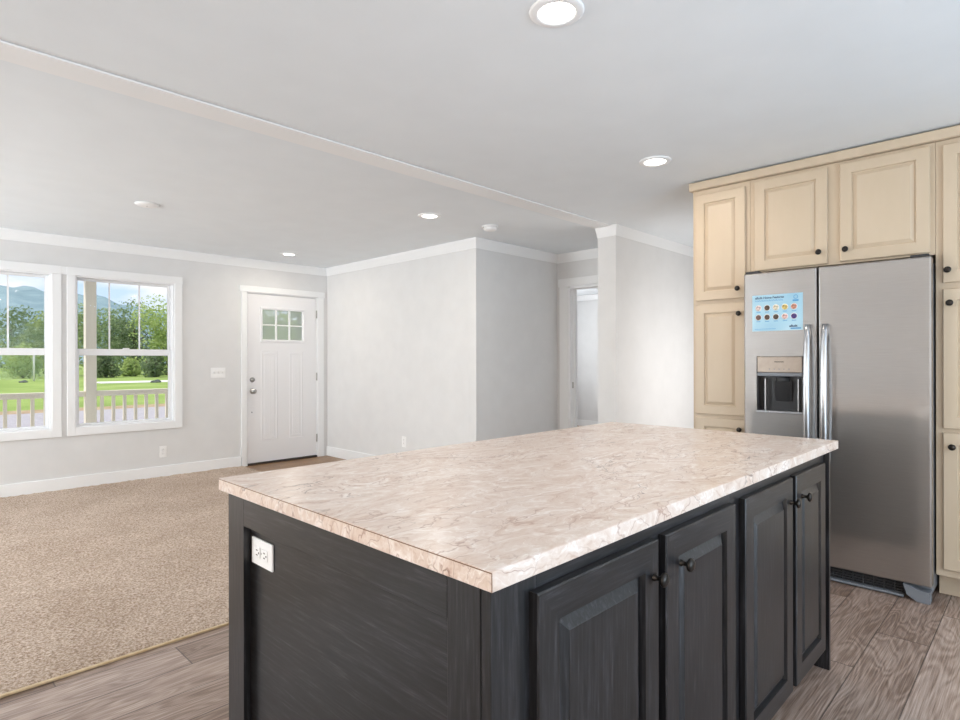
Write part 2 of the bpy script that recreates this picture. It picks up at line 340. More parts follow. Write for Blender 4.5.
# ------------------------------------------------------------------ the room
CH = 2.45
YW, XA, YB, XC, YP0, YP1, XP = 6.816, 4.107, 4.063, 5.43, 2.769, 2.955, 4.56
XL, YR, XK = -3.5, -2.4, 4.47
struct(MB().box(XL-.12, 9.3, YR-.12, YW+.12, -.06, 0).build('floor', M['planks'], origin=(0, 0, 0)), 'grey brown wood plank floor of the kitchen and entry', 'floor')
struct(MB().box(XL-1.3, 9.4, YR-1.0, 8.99, CH, CH+.12).build('ceiling', M['ceiling'], origin=(0, 0, CH)), 'flat white ceiling with recessed lights', 'ceiling')  # overhang past the left wall added to keep sun out of its openings

def wall_with_holes(name, axis, a0, a1, c0, c1, holes, label):
    """axis 'x': wall runs along x from a0 to a1, thickness y c0..c1; holes (h0,h1,z0,z1) sorted"""
    mb = MB()
    def bx(p, q, z0, z1):
        if q-p < 1e-4 or z1-z0 < 1e-4: return
        if axis == 'x': mb.box(p, q, c0, c1, z0, z1)
        else: mb.box(c0, c1, p, q, z0, z1)
    cur = a0
    for h0, h1, z0, z1 in holes:
        bx(cur, h0, 0, CH); bx(h0, h1, 0, z0); bx(h0, h1, z1, CH); cur = h1
    bx(cur, a1, 0, CH)
    return struct(mb.build(name, M['wall'], origin=(0, 0, 0)), label, 'wall')
W1 = (.242, 1.144, .597, 2.081); W2 = (1.333, 2.235, .597, 2.081)
DR = (3.03, 3.962, .0, 2.06)
wall_with_holes('wall_front', 'x', XL-.12, 9.3, YW, YW+.13, [W1, W2, DR, (6.6, 8.2, .85, 2.1)], 'light grey wall with two windows and the entry door')
wall_with_holes('wall_left', 'y', YR, YW, XL-.12, XL, [(-2.1, .4, .5, 2.2), (4.7, 6.5, .5, 2.2)], 'light grey wall of the dining side')  # openings made up for the added dining and living fill lamps
wall_with_holes('wall_rear', 'x', XL-.12, XK+.1, YR-.12, YR, [(.4, 3.0, .05, 2.15)], 'light grey wall behind the kitchen')
struct(MB().box(XK, XK+.1, YR, 1.745, 0, CH).build('wall_right', M['wall']), 'wall behind the cream cabinets', 'wall')
struct(MB().box(XK+.1, 9.2, 1.63, 1.745, 0, CH).build('wall_passage', M['wall']), 'side wall of the passage beside the tall pantry', 'wall')
struct(MB().box(XA, XA+.11, YB+.11, YW, 0, CH).build('wall_entry', M['wall']), 'light grey wall right of the entry door', 'wall')
struct(MB().box(XA, XC, YB, YB+.11, 0, CH).build('wall_hall', M['wall']), 'shaded grey wall of the hall behind the island', 'wall')
wall_with_holes('wall_bedroom', 'y', YP1, YB+.11, XC, XC+.11, [(3.08, 3.885, 0, 2.06)], 'short grey wall with the bedroom doorway')
struct(MB().box(XP, 9.2, YP0, YP1, 0, CH).build('wall_kitchen', M['wall']), 'wall end and face between hall and kitchen passage', 'wall')
struct(MB().box(9.2, 9.3, 1.63, YW, 0, CH).build('wall_far', M['wall']), 'far wall of the bedroom seen through the doorway', 'wall')

# crown mouldings: profile in (out, z), swept along a wall
PROF = [(0, CH-.097), (.010, CH-.097), (.012, CH-.085), (.03, CH-.045), (.042, CH-.022), (.044, CH-.012), (.044, CH-.0005), (0, CH-.0005)]
def crown(name, path, label, k_out=1.0):
    """path: list of (x,y), with the room on the LEFT of the walking direction; mitred"""
    mb = MB(); n = len(path); rings = []
    P = [Vector(p) for p in path]
    for i, p in enumerate(P):
        def nrm(a, b): d = (b-a).normalized(); return Vector((-d.y, d.x))
        ns = []
        if i > 0: ns.append(nrm(P[i-1], p))
        if i < n-1: ns.append(nrm(p, P[i+1]))
        k = ns[0] if len(ns) == 1 else (ns[0]+ns[1])/(1+ns[0].dot(ns[1]))
        rings.append([mb.bm.verts.new((p.x+k.x*o*k_out, p.y+k.y*o*k_out, z)) for o, z in PROF])
    m = len(PROF)
    for A, B in zip(rings, rings[1:]):
        for k in range(m): mb.bm.faces.new((A[k], A[(k+1) % m], B[(k+1) % m], B[k]))
    mb.bm.faces.new(rings[0]); mb.bm.faces.new(rings[-1][::-1])
    return struct(mb.build(name, M['trim']), label, 'crown moulding')
crown('trim_1', [(XC, YP1), (XC, YB), (XA, YB), (XA, YW), (XL, YW)], 'white crown moulding over the windows, entry and hall walls')
crown('trim_2', [(9.2, YP0), (XP, YP0), (XP, YP1), (9.2, YP1)], 'white crown moulding round the wall end and along the passage', .38)
crown('trim_3', [(9.2, YP1), (9.2, YW), (XC+.11, YW)], 'white crown moulding inside the bedroom')
struct(MB().box(XL, XP-.018, 2.812, 2.976, CH-.009, CH-.0005, .002).build('trim_4', M['trim']), 'flat white ceiling board between kitchen and living room', 'ceiling trim')

BH, BT = .125, .014
def base(name, boxes, label):
    mb = MB()
    for x0, x1, y0, y1 in boxes: mb.box(x0, x1, y0, y1, .0, BH, .003)
    return struct(mb.build(name, M['trim']), label, 'baseboard')
base('baseboard_front', [(XL, 2.958, YW-BT, YW)], 'white baseboard under the windows')
base('baseboard_entry', [(XA-BT, XA, YB-BT, YW)], 'white baseboard along the entry wall')
base('baseboard_hall', [(XA, XC, YB-BT, YB)], 'white baseboard along the hall wall')
base('baseboard_kitchen', [(XP, 9.2, YP0-BT, YP0)], 'white baseboard along the passage wall')
base('baseboard_end', [(XP-BT, XP, YP0, YP1)], 'white baseboard on the wall end')
base('baseboard_far', [(9.2-BT, 9.2, YP1, YW)], 'white baseboard on the bedroom far wall')

# carpet with a rough pile surface
def carpet():
    mb = MB(); st = .03; rnd = random.Random(3)
    X0, X1, Y0, Y1 = XL, 4.11, 2.80, YW-.014
    nx, ny = int((X1-X0)/st), int((Y1-Y0)/st); vs_ = {}
    def inside(x, y): return not (x > 2.955 and y > 5.6)
    for i in range(nx+1):
        for j in range(ny+1):
            x, y = X0+i*(X1-X0)/nx, Y0+j*(Y1-Y0)/ny
            e = 0 if j == 0 else 1
            vs_[i, j] = mb.bm.verts.new((x, y+(rnd.uniform(-.003, .004) if j == 0 else 0), .002 if e == 0 else .014+rnd.uniform(-.004, .004)))
    for i in range(nx):
        for j in range(ny):
            x, y = X0+(i+.5)*(X1-X0)/nx, Y0+(j+.5)*(Y1-Y0)/ny
            if inside(x, y):
                f = mb.bm.faces.new((vs_[i, j], vs_[i+1, j], vs_[i+1, j+1], vs_[i, j+1])); f.smooth = True
    for v in [v for v in mb.bm.verts if not v.link_faces]: mb.bm.verts.remove(v)
    o = mb.build('carpet', M['carpet'], origin=(0, 0, 0), normals=False)
    return struct(o, 'beige speckled carpet of the living room', 'carpet')
carpet()
struct(MB().box(2.957, XA-BT-.0005, 5.58, YW-.02, .0005, .004).build('floor', M['entry'], origin=(0, 0, 0)), 'wood plank patch in front of the entry door, tinted warmer brown', 'floor')
struct(MB().box(4.11, 9.2, YP1, YB, .001, .014).build('carpet', M['carpet'], origin=(0, 0, 0)), 'beige carpet of the hall', 'carpet')
struct(MB().box(XC+.11, 9.2, YB, YW, .001, .014).build('carpet', M['carpet'], origin=(0, 0, 0)), 'beige carpet of the bedroom', 'carpet')
struct(MB().box(XL, XP, 2.787, 2.801, .0005, .011, .003).build('trim_5', M['strip']), 'thin pale strip along the carpet edge', 'floor trim')

# ------------------------------------------------------------------ windows
def window(name, h, label, twin):
    x0, x1, z0, z1 = h
    w = empty(name, ((x0+x1)/2, YW, z0)); struct(w, label, 'window')
    cx0, cx1 = x0-.068, x1+.076
    m = MB(); m.box(cx0, x0, YW-.018, YW, z0-.077, z1, .003); m.box(x1, cx1, YW-.018, YW, z0-.077, z1, .003)
    m.box(x0, x1, YW-.018, YW, z0-.077, z0, .003)
    m.box(cx0-.004, cx1+.004, YW-.022, YW, z1, z1+.078, .003)
    m.build('casing', M['trim'], w)
    m = MB(); t = .012
    m.box(x0, x0+t, YW-.004, YW+.13, z0, z1); m.box(x1-t, x1, YW-.004, YW+.13, z0, z1); m.box(x0+t, x1-t, YW-.004, YW+.13, z1-t, z1); m.box(x0+t, x1-t, YW-.004, YW+.13, z0, z0+t)
    m.build('jamb', M['vinyl'], w)
    a0, a1, b0, b1 = x0+t, x1-t, z0+t, z1-t; zm = 1.335
    def sash(nm, y, zb, zt, sw, rb, rt):
        m = MB(); m.box(a0, a0+sw, y, y+.03, zb, zt, .003); m.box(a1-sw, a1, y, y+.03, zb, zt, .003)
        m.box(a0+sw, a1-sw, y, y+.03, zb, zb+rb, .003); m.box(a0+sw, a1-sw, y, y+.03, zt-rt, zt, .003)
        s = m.build(nm, M['vinyl'], w)
        MB().box(a0+sw, a1-sw, y+.012, y+.017, zb+rb, zt-rt).build('pane', M['glass'], s)
        return s
    up = sash('upper_sash', YW+.085, zm-.02, b1, .026, .045, .022)
    sash('lower_sash', YW+.05, b0, zm+.034, .03, .022, .066)
    for k in (1, 2):
        xm = a0+.026+(a1-a0-.052)*k/3
        MB().box(xm-.007, xm+.007, YW+.094, YW+.105, zm+.02, b1-.02).build('muntin', M['vinyl'], up)
    m = MB().box((x0+x1)/2-.03, (x0+x1)/2+.03, YW+.04, YW+.055, zm+.034, zm+.046, .003); m.build('sash_lock', M['vinyl'], w)
    return w
window('window_1', W1, 'left double hung window with white casing, cut by the frame', 0)
window('window_2', W2, 'right double hung window with white casing', 1)
struct(MB().box(1.222, 1.263, YW-.018, YW, 2.083, 2.157, .002).build('trim_6', M['trim']), 'head casing joining the two windows', 'trim')

# ------------------------------------------------------------------ doors
def rect_loops(m, loops, mi=None, close=True):
    """loops: list of four-point loops; faces between successive ones, mi per side"""
    prev = None
    for lp in loops:
        v = [m.bm.verts.new(p) for p in lp]
        if prev:
            for k in range(4):
                f = m.bm.faces.new((prev[k], prev[(k+1) % 4], v[(k+1) % 4], v[k])); f.material_index = mi[k] if mi else 0
        prev = v
    if close: m.bm.faces.new(prev)
    return prev

fd = empty('door_1', (3.5, YW, 0)); struct(fd, 'white six-lite entry door with its casing', 'door')
x0, x1, z0, z1 = DR
m = MB(); m.box(2.964, x0, YW-.018, YW, 0, z1, .003); m.box(x1, 4.05, YW-.018, YW, 0, z1, .003); m.box(2.943, 4.062, YW-.024, YW, z1, z1+.072, .003)
m.build('casing', M['trim'], fd)
m = MB(); m.box(x0, x0+.012, YW, YW+.13, 0, z1); m.box(x1-.012, x1, YW, YW+.13, 0, z1); m.box(x0+.012, x1-.012, YW, YW+.13, z1-.009, z1)
m.build('jamb', M['trim'], fd)
YS = YW+.006
SX0, SX1, SZ0, SZ1 = x0+.016, x1-.016, .028, z1-.014
LX0, LX1, LZ0, LZ1 = 3.205, 3.785, 1.478, 1.892
m = MB()
for bx in ((SX0, LX0, SZ0, SZ1), (LX1, SX1, SZ0, SZ1), (LX0, LX1, SZ0, LZ0), (LX0, LX1, LZ1, SZ1)): m.box(bx[0], bx[1], YS, YS+.044, bx[2], bx[3])
bmesh.ops.remove_doubles(m.bm, verts=m.bm.verts, dist=1e-5)
# two tall raised panels
for px0, px1 in ((3.208, 3.425), (3.575, 3.762)):
    def rl(i, y): return [(px0+i, y, .282+i), (px1-i, y, .282+i), (px1-i, y, 1.36-i), (px0+i, y, 1.36-i)]
    rect_loops(m, [rl(0, YS), rl(.008, YS-.003), rl(.018, YS-.003), rl(.026, YS-.0005), rl(.036, YS-.0005), rl(.05, YS-.003)])
    for k in range(1, 4):
        xx = px0+.05+(px1-px0-.1)*k/4; m.box(xx-.002, xx+.002, YS-.0038, YS-.002, .34, 1.30)
slab = m.build('slab', M['door'], fd)
lt = MB()
def fr(i, y): return [(LX0+i, y, LZ0+i), (LX1-i, y, LZ0+i), (LX1-i, y, LZ1-i), (LX0+i, y, LZ1-i)]
rect_loops(lt, [fr(-.006, YS), fr(-.003, YS-.009), fr(.012, YS-.011), fr(.026, YS-.002), fr(.026, YS+.03)], close=False)
lite = lt.build('lite_frame', M['door'], fd)
gx0, gx1, gz0, gz1 = LX0+.026, LX1-.026, LZ0+.026, LZ1-.026
MB().box(gx0, gx1, YS+.018, YS+.024, gz0, gz1).build('pane', M['hazed_glass'], lite)
for k in (1, 2):
    xm = gx0+(gx1-gx0)*k/3; MB().box(xm-.011, xm+.011, YS+.002, YS+.017, gz0, gz1, .003).build('muntin', M['door'], lite)
zm = (gz0+gz1)/2-.004; MB().box(gx0, gx1, YS+.004, YS+.016, zm-.008, zm+.008, .003).build('muntin', M['door'], lite)
MB().lathe([(.033, 0), (.033, .006), (.02, .010), (.013, .014), (.013, .03), (.024, .036), (.03, .046), (.028, .058), (.016, .065), (0, .066)], (3.104, YS, .885), (0, -1, 0)).build('door_knob', M['nickel'], fd)
MB().lathe([(.03, 0), (.03, .008), (.022, .014), (.022, .018), (0, .019)], (3.101, YS, 1.02), (0, -1, 0)).box(3.097, 3.105, YS-.034, YS-.016, 1.003, 1.037, .002).build('deadbolt', M['nickel'], fd)
MB().lathe([(.007, 0), (.006, .004), (0, .0045)], (3.097, YS, .632), (0, -1, 0), 12).build('latch_hole_cap', M['greyplastic'], fd)
for hz in (1.843, 1.04, .25):
    MB().box(x1-.017, x1-.001, YW-.004, YW+.004, hz-.05, hz+.05, .001).lathe([(0, -.05), (.006, -.05), (.006, .05), (0, .05)], (x1-.011, YW-.007, hz), (0, 0, 1), 10).build('hinge', M['nickel'], fd)
MB().box(x0+.012, x1-.012, YW-.02, YW+.14, .001, .026, .004).build('threshold', M['threshold'], fd)

# the bedroom doorway
bd = empty('door_2', (XC, 3.5, 0)); struct(bd, 'white cased doorway to the bedroom', 'door')
m = MB(); m.box(XC-.018, XC, 3.908, 4.02, 0, 2.075, .003); m.box(XC-.018, XC, 2.975, 3.057, 0, 2.075, .003); m.box(XC-.024, XC, 2.965, 4.032, 2.075, 2.165, .003)
m.build('casing', M['trim'], bd)
m = MB(); m.box(XC-.016, XC+.12, 3.872, 3.907, 0, 2.06, .002); m.box(XC-.016, XC+.12, 3.06, 3.09, 0, 2.06, .002); m.box(XC-.016, XC+.12, 3.09, 3.872, 2.045, 2.074, .002)
m.box(XC+.05, XC+.085, 3.86, 3.872, 0, 2.045); m.build('jamb', M['vinyl'], bd)
MB().box(XC+.02, XC+.045, 3.8705, 3.8722, .93, 1.0).build('strike_plate', M['nickel'], bd)

# ------------------------------------------------------------------ outlets and switch
def outlet(loc, U, Nn, horizontal, label, vis=True):
    U = Vector(U); Nn = Vector(Nn); V = Vector((0, 0, 1)); c = Vector(loc)
    o = empty('wall_outlet', c); tag(o, label, 'outlet')
    A, B = (V, U) if not horizontal else (U, V)          # A long direction
    def obx(m, a0, a1, b0, b1, n0, n1, bev=.001):
        ps = [c+A*a+B*b+Nn*n for a in (a0, a1) for b in (b0, b1) for n in (n0, n1)]
        lo = [min(p[i] for p in ps) for i in range(3)]; hi = [max(p[i] for p in ps) for i in range(3)]
        m.box(lo[0], hi[0], lo[1], hi[1], lo[2], hi[2], bev)
    m = MB(); obx(m, -.06, .06, -.036, .036, .0003, .006, .002); m.build('cover_plate', M['plastic'], o)
    for s in (-1, 1):
        m = MB(); obx(m, s*.0215-.016, s*.0215+.016, -.015, .015, .006, .009, .002); k = m.build('socket', M['plastic'], o)
        m = MB()
        for b in (-.0065, .0065): obx(m, s*.0215-.001 if False else s*.0215-.0045, s*.0215+.0045, b-.0012, b+.0012, .0088, .0096, 0)
        m.build('slot', M['slot'], k)
        m = MB(); m.lathe([(.0028, 0), (.0028, .0006), (0, .0006)], c+A*(s*.0215+.0105)+Nn*.0088, Nn, 10); m.build('ground_hole', M['slot'], k)
    m = MB(); m.lathe([(.003, 0), (.002, .0015), (0, .0015)], c+Nn*.006, Nn, 10); m.build('screw', M['nickel'], o)
    return o
outlet((2.118, YW, .275), (1, 0, 0), (0, -1, 0), False, 'white outlet on the front wall under the right window')
outlet((XA, 5.2, .335), (0, 1, 0), (-1, 0, 0), False, 'white outlet low on the entry wall, just above the island edge')
outlet((.727, 1.531, .727), (0, -1, 0), (-1, 0, 0), True, 'white outlet on the dark end panel of the island')
sw = empty('light_switch', (2.7, YW, 1.11)); tag(sw, 'white three-toggle switch plate between right window and entry door', 'light switch')
MB().box(2.618, 2.782, YW-.006, YW-.0003, 1.052, 1.168, .002).build('cover_plate', M['plastic'], sw)
for k in (-1, 0, 1):
    m = MB(); m.prism([(2.7+k*.046-.005, YW-.006, 1.098), (2.7+k*.046-.005, YW-.006, 1.122), (2.7+k*.046-.005, YW-.02, 1.128), (2.7+k*.046-.005, YW-.018, 1.118)], (.01, 0, 0)); m.build('toggle', M['plastic'], sw)

# ------------------------------------------------------------------ ceiling fixtures
def downlight(x, y, label, watts=4.5, group='recessed ceiling lights'):
    o = empty('recessed_light', (x, y, CH)); tag(o, label, 'ceiling light', group)
    MB().lathe([(.094, -.0003), (.094, -.004), (.088, -.008), (.070, -.010), (.064, -.008), (.064, -.002)], (x, y, CH), (0, 0, 1), 40).build('trim_ring', M['trim'], o)
    MB().lathe([(.064, -.002), (.062, -.006), (.03, -.0075), (0, -.008)], (x, y, CH), (0, 0, 1), 40).build('lens', M['lens'], o)
    l = light('lamp_glow', 'AREA', (0, 0, -.012), watts, (1, .88, .74), (0, 0, -1), shape='DISK', size=.11); l.parent = o
    return o
downlight(1.63, 1.22, 'largest recessed light, at the top edge above the island')
downlight(3.275, 1.717, 'recessed light nearest the cream cabinets')
downlight(3.191, 3.699, 'recessed light on the living side, beside the smoke detector')
downlight(3.23, 6.163, 'small far recessed light near the entry door')
for x, y in ((-1.6, .3), (1.63, -.9), (-1.6, 4.6), (.2, 4.6), (3.2, -.9)):
    downlight(x, y, 'recessed ceiling light outside the picture', group='recessed lights out of view')
sd = empty('smoke_detector', (3.83, 3.61, CH)); tag(sd, 'round white smoke detector on the ceiling in front of the hall', 'smoke detector')
MB().lathe([(0, -.0003), (.072, -.0003), (.072, -.012), (.066, -.013)], (3.83, 3.61, CH), (0, 0, 1), 32).build('base_plate', M['plastic'], sd)
MB().lathe([(.058, -.012), (.062, -.02), (.06, -.03), (.045, -.04), (.02, -.043), (0, -.043)], (3.83, 3.61, CH), (0, 0, 1), 32).build('cover', M['plastic'], sd)
MB().lathe([(.059, -.0135), (.0565, -.016), (.059, -.0185)], (3.83, 3.61, CH), (0, 0, 1), 32).build('vent_gap', M['slot'], sd)
cv = empty('ceiling_cover_plate', (1.434, 4.963, CH)); tag(cv, 'round white blank plate on the ceiling above the windows', 'ceiling plate')
MB().lathe([(0, -.0003), (.082, -.0003), (.082, -.006), (.07, -.014), (.03, -.017), (0, -.017)], (1.434, 4.963, CH), (0, 0, 1), 32).build('disc', M['plastic'], cv)
MB().lathe([(.006, -.016), (.004, -.019), (0, -.019)], (1.434, 4.963, CH), (0, 0, 1), 10).build('screw', M['nickel'], cv)

# ------------------------------------------------------------------ cabinet doors
KNOB = [(.0085, 0), (.008, .004), (.0055, .008), (.0055, .016), (.011, .019), (.0155, .022), (.0165, .026), (.0145, .030), (.008, .0325), (0, .033)]
def knob(c, Nn, parent): return MB().lathe(KNOB, c, Nn, 20).build('knob', M['bronze'], parent)
def cab_door(name, O, U, Nn, w, h, mats, parent, knob_uv=None, t=.02, fw_=.062, bev=.028, deep=.015):
    """raised-panel door, O lower corner of the FRONT face; U width direction, Nn outward"""
    O, U, Nn, V = Vector(O), Vector(U), Vector(Nn), Vector((0, 0, 1))
    def lp(i, n): return [O+U*a+V*b+Nn*n for a, b in ((i, i), (w-i, i), (w-i, h-i), (i, h-i))]
    m = MB(); mi = [1, 0, 1, 0] if len(mats) > 1 else None
    rect_loops(m, [lp(0, -t), lp(0, -.003), lp(.003, 0), lp(fw_, 0), lp(fw_+.003, -deep), lp(fw_+.003, -t)], mi, close=False)
    a = lp(0, -t); b = lp(fw_+.003, -t)
    va = [m.bm.verts.new(p) for p in a]; vb = [m.bm.verts.new(p) for p in b]
    for k in range(4): m.bm.faces.new((va[k], va[(k+1) % 4], vb[(k+1) % 4], vb[k]))
    bmesh.ops.remove_doubles(m.bm, verts=m.bm.verts, dist=1e-5)
    d = m.build(name, mats, parent)
    m = MB(); i0 = fw_+.003
    rect_loops(m, [lp(i0, -t+.003), lp(i0, -deep), lp(i0+.005, -deep), lp(i0+bev, -.002), lp(i0+bev+.001, -.001)])
    back = lp(i0, -t+.003); m.bm.faces.new([m.bm.verts.new(p) for p in back])
    bmesh.ops.remove_doubles(m.bm, verts=m.bm.verts, dist=1e-5)
    m.build('panel', [mats[0]], d)
    if knob_uv: knob(O+U*knob_uv[0]+V*knob_uv[1]+Nn*.0002, Nn, d)
    return d

# ------------------------------------------------------------------ island
IY0, IY1 = .662, 1.70         # face frame front and far long side
IX0, IX1, ISEAM = .702, 2.68, 1.701
IT = .8775
WD = [M['wood_z'], M['wood_x']]
near = empty('island_cabinet', (1.2, 1.18, 0)); tag(near, 'near half of the charcoal island, with the outlet in its end panel', 'cabinet')
far = empty('island_cabinet', (2.2, 1.18, 0)); tag(far, 'far half of the charcoal island, towards the refrigerator', 'cabinet')
DZ0, DZ1 = .105, .842
def frame(parent, xs, x0, x1):
    """carcass, face frame and toe kick of one unit"""
    MB().box(x0+.002, x1-.002, IY0+.02, IY1-.002, .1, IT-.002).build('carcass', M['wood_z'], parent)
    m = MB(); m.box(x0, x1, IY0, IY0+.02, IT-.05, IT, .001, 1); m.box(x0, x1, IY0, IY0+.02, .092, .125, .001, 1)
    for a, b in xs: m.box(a, b, IY0, IY0+.02, .125, IT-.05, .001, 0)
    m.build('face_frame', WD, parent)
    MB().box(x0+.002, x1-.002, IY0+.075, IY0+.09, 0.001, .1).build('toe_kick', M['wood_x'], parent)
frame(near, [(1.215, 1.295), (1.67, ISEAM)], .8205, ISEAM)
frame(far, [(ISEAM, 1.80), (2.18, 2.26), (2.58, IX1-.02)], ISEAM+.0006, IX1-.02)
# near end: framed panel set back 25 mm
ep = MB(); EX = IX0
ep.box(EX, EX+.02, IY0+.024, .768, 0.001, IT-.0005, .001, 0); ep.box(EX, EX+.02, 1.60, IY1, 0.001, IT-.0005, .001, 0)
ep.box(EX, EX+.02, .768, 1.60, .792, IT-.0005, .001, 1); ep.box(EX, EX+.02, .768, 1.60, .001, .11, .001, 1)
ep.build('end_frame', [M['wood_z'], M['wood_y']], near)
MB().box(EX+.0005, .82, IY0, IY0+.0225, 0.001, IT-.0005, .001).build('corner_post', M['wood_z'], near)
MB().box(.727, .733, .75, 1.62, .09, .81).build('end_panel', M['wood_y'], near)
MB().box(IX1-.018, IX1, .643, IY1, 0.001, IT-.0005, .001).build('end_panel', M['wood_z'], far)
for par, a, b, kx in ((near, .80, 1.238, 1.213), (near, 1.274, 1.72-.03, 1.345), (far, 1.776-.01, 2.199, 2.203-.03), (far, 2.239, 2.603, 2.30)):
    cab_door('door', (a, IY0-.021, DZ0), (1, 0, 0), (0, -1, 0), b-a, DZ1-DZ0, WD, par, (kx-a, .762-DZ0))
ct = MB().box(  .681, 2.789, .639, 1.717, .878, .912, .0015, seg=1)
ct = ct.build('countertop', M['laminate'])
m = MB(); m.box(.6806, .6812, .6395, 1.7165, .9085, .9105); m.box(.6806, .6812, .639, .6402, .8785, .909); m.build('edge_seam', mat('laminate_core', srgb(120, 86, 62), .6), ct); tag(ct, 'pale marbled laminate countertop lying over the whole island', 'countertop')

# ------------------------------------------------------------------ cream cabinets
CF, CB = 3.86, XK-.002          # face and back
CD = 3.84                       # door front
CR = [M['cream']]
def carcass(parent, y0, y1, z0, z1, toe=None):
    m = MB(); m.box(CF, CB, y0, y1, z0, z1, .002)
    m.build('carcass', M['cream'], parent)
    if toe: MB().box(CF+.1, CB, y0+.002, y1-.002, .001, toe-.0005).build('toe_kick', M['cream'], parent)
def cdoor(parent, yl, yr, z0, z1, ky=None, kz=None, name='door', **k):
    cab_door(name, (CD, yl, z0), (0, -1, 0), (-1, 0, 0), yl-yr, z1-z0, CR, parent, None if ky is None else (yl-ky, kz-z0), t=.0195, fw_=.058, bev=.022, deep=.011, **k)
CT = 2.385
p1 = empty('pantry_cabinet', (4.15, 1.56, 0)); tag(p1, 'narrow tall cream cabinet left of the refrigerator', 'cabinet')
carcass(p1, 1.372, 1.744, .124, CT, .124)
cdoor(p1, 1.722, 1.398, 1.643, 2.35, 1.437, 1.704); cdoor(p1, 1.722, 1.398, .888, 1.617, 1.430, 1.544); cdoor(p1, 1.722, 1.398, .155, .866, 1.427, .803)
p2 = empty('overhead_cabinet', (4.15, .9, 1.80)); tag(p2, 'cream wall cabinet with two doors above the refrigerator', 'cabinet')
carcass(p2, .4385, 1.3708, 1.797, CT)
cdoor(p2, 1.34, .935, 1.806, 2.365, .975, 1.875); cdoor(p2, .871, .459, 1.809, 2.366, .84, 1.874)
p3 = empty('pantry_cabinet', (4.15, .2, 0)); tag(p3, 'tall cream cabinet at the right edge, right of the refrigerator', 'cabinet')
carcass(p3, -.03, .4375, .124, CT, .124)
cdoor(p3, .406, .0, 1.645, 2.357, .385, 1.708); cdoor(p3, .406, .0, .892, 1.612, .377, 1.538); cdoor(p3, .406, .0, .163, .87, .368, .80)
cn = MB()
prof = [(3.858, CT+.0005), (3.836, CT+.0005), (3.83, CT+.006), (3.828, CT+.05), (3.832, CT+.054), (3.858, CT+.054)]
cn.prism([(x, -.03, z) for x, z in prof], (0, 1.79, 0)); cn.box(3.858, XK-.002, 1.7445, 1.758, CT-.06+.0605, CT+.054)
cn.box(3.858, XK-.002, -.03, 1.7445, CT+.0405, CT+.052)
tag(cn.build('cabinet_cornice', M['cream']), 'long cream cornice board running along the top of the cabinets', 'cornice')

# ------------------------------------------------------------------ refrigerator
fg = empty('refrigerator', (4.1, .9, 0)); tag(fg, 'stainless steel side by side refrigerator between the cream cabinets', 'refrigerator')
FX = 3.73
MB().box(FX+.075, 4.44, .446, 1.362, .035, 1.755, .004).build('cabinet', M['greyplastic'], fg)
MB().box(FX+.062, FX+.0752, .452, 1.358, .09, 1.765).build('gasket', M['gasket'], fg)
def fdoor(nm, y0, y1):
    m = MB(); m.box(FX, FX+.062, y0, y1, .085, 1.775, .009, seg=3); return m
DY0, DY1, DZa, DZb = 1.033, 1.289, .932, 1.270
m = MB()          # freezer door built round the dispenser opening
Y0, Y1, Z0, Z1 = .9615, 1.3645, .085, 1.775
def flp(i, x): return [(x, Y1-i, Z0+i), (x, Y0+i, Z0+i), (x, Y0+i, Z1-i), (x, Y1-i, Z1-i)]
def hole(x): return [(x, DY1, DZa), (x, DY0, DZa), (x, DY0, DZb), (x, DY1, DZb)]
rect_loops(m, [flp(0, FX+.062), flp(0, FX+.008), flp(.003, FX+.003), flp(.009, FX), hole(FX), hole(FX+.055)], close=True)
m.bm.faces.new([m.bm.verts.new(p) for p in flp(0, FX+.062)])
bmesh.ops.remove_doubles(m.bm, verts=m.bm.verts, dist=1e-5)
fz = m.build('freezer_door', M['steel'], fg)
fr_ = fdoor('fridge_door', .4395, .953).build('fridge_door', M['steel'], fg)
# dispenser
MB().box(FX-.004, FX+.05, DY0+.004, DY1-.004, 1.172, DZb-.004, .004).build('control_panel', noisy('taupe_panel', [(.3, srgb(160, 146, 134)), (.7, srgb(170, 156, 143))], nscale=30, rough=.35, metal=.4), fz)
MB().box(FX-.003, FX+.05, DY0+.004, DY1-.004, 1.150, 1.1715, .003).build('panel_rim', M['greyplastic'], fz)
m = MB(); m.box(FX+.05, FX+.0545, DY0+.002, DY1-.002, DZa+.012, 1.149); m.box(FX+.004, FX+.05, DY0+.002, DY0+.006, DZa+.012, 1.149); m.box(FX+.004, FX+.05, DY1-.006, DY1-.002, DZa+.012, 1.149)
m.build('dispenser_well', M['dark'], fz)
for yy, w_ in ((1.245, .004), (1.062, .004)): MB().box(FX+.012, FX+.05, yy-w_, yy+w_, DZa+.012, 1.135, .002).build('well_rib', M['chrome'], fz)
m = MB(); m.prism([(FX+.03, 1.20, 1.12), (FX+.03, 1.10, 1.12), (FX+.042, 1.105, 1.0), (FX+.042, 1.195, 1.0)], (.005, 0, 0)); m.build('dispenser_paddle', M['dark'], fz)
MB().lathe([(.034, 0), (.038, .004), (.036, .02), (.02, .03), (0, .03)], (FX+.028, 1.15, 1.118), (0, 0, 1), 20).build('ice_chute', M['gasket'], fz)
m = MB(); m.box(FX-.006, FX+.05, DY0-.002, DY1+.002, DZa-.002, DZa+.012, .003); m.build('drip_tray', M['chrome'], fz)
MB().lathe([(.045, 0), (.04, .002), (0, .002)], (FX+.024, 1.15, DZa+.0118), (0, 0, 1), 24).build('drip_grate', M['dark'], fz) if False else None
text_mesh('brand_lettering', 'FRIGIDAIRE', .0105, (FX-.0045, 1.161, 1.232), (0, -1, 0), (0, 0, 1), (-1, 0, 0), M['slot'], fz, .0002, 'CENTER')
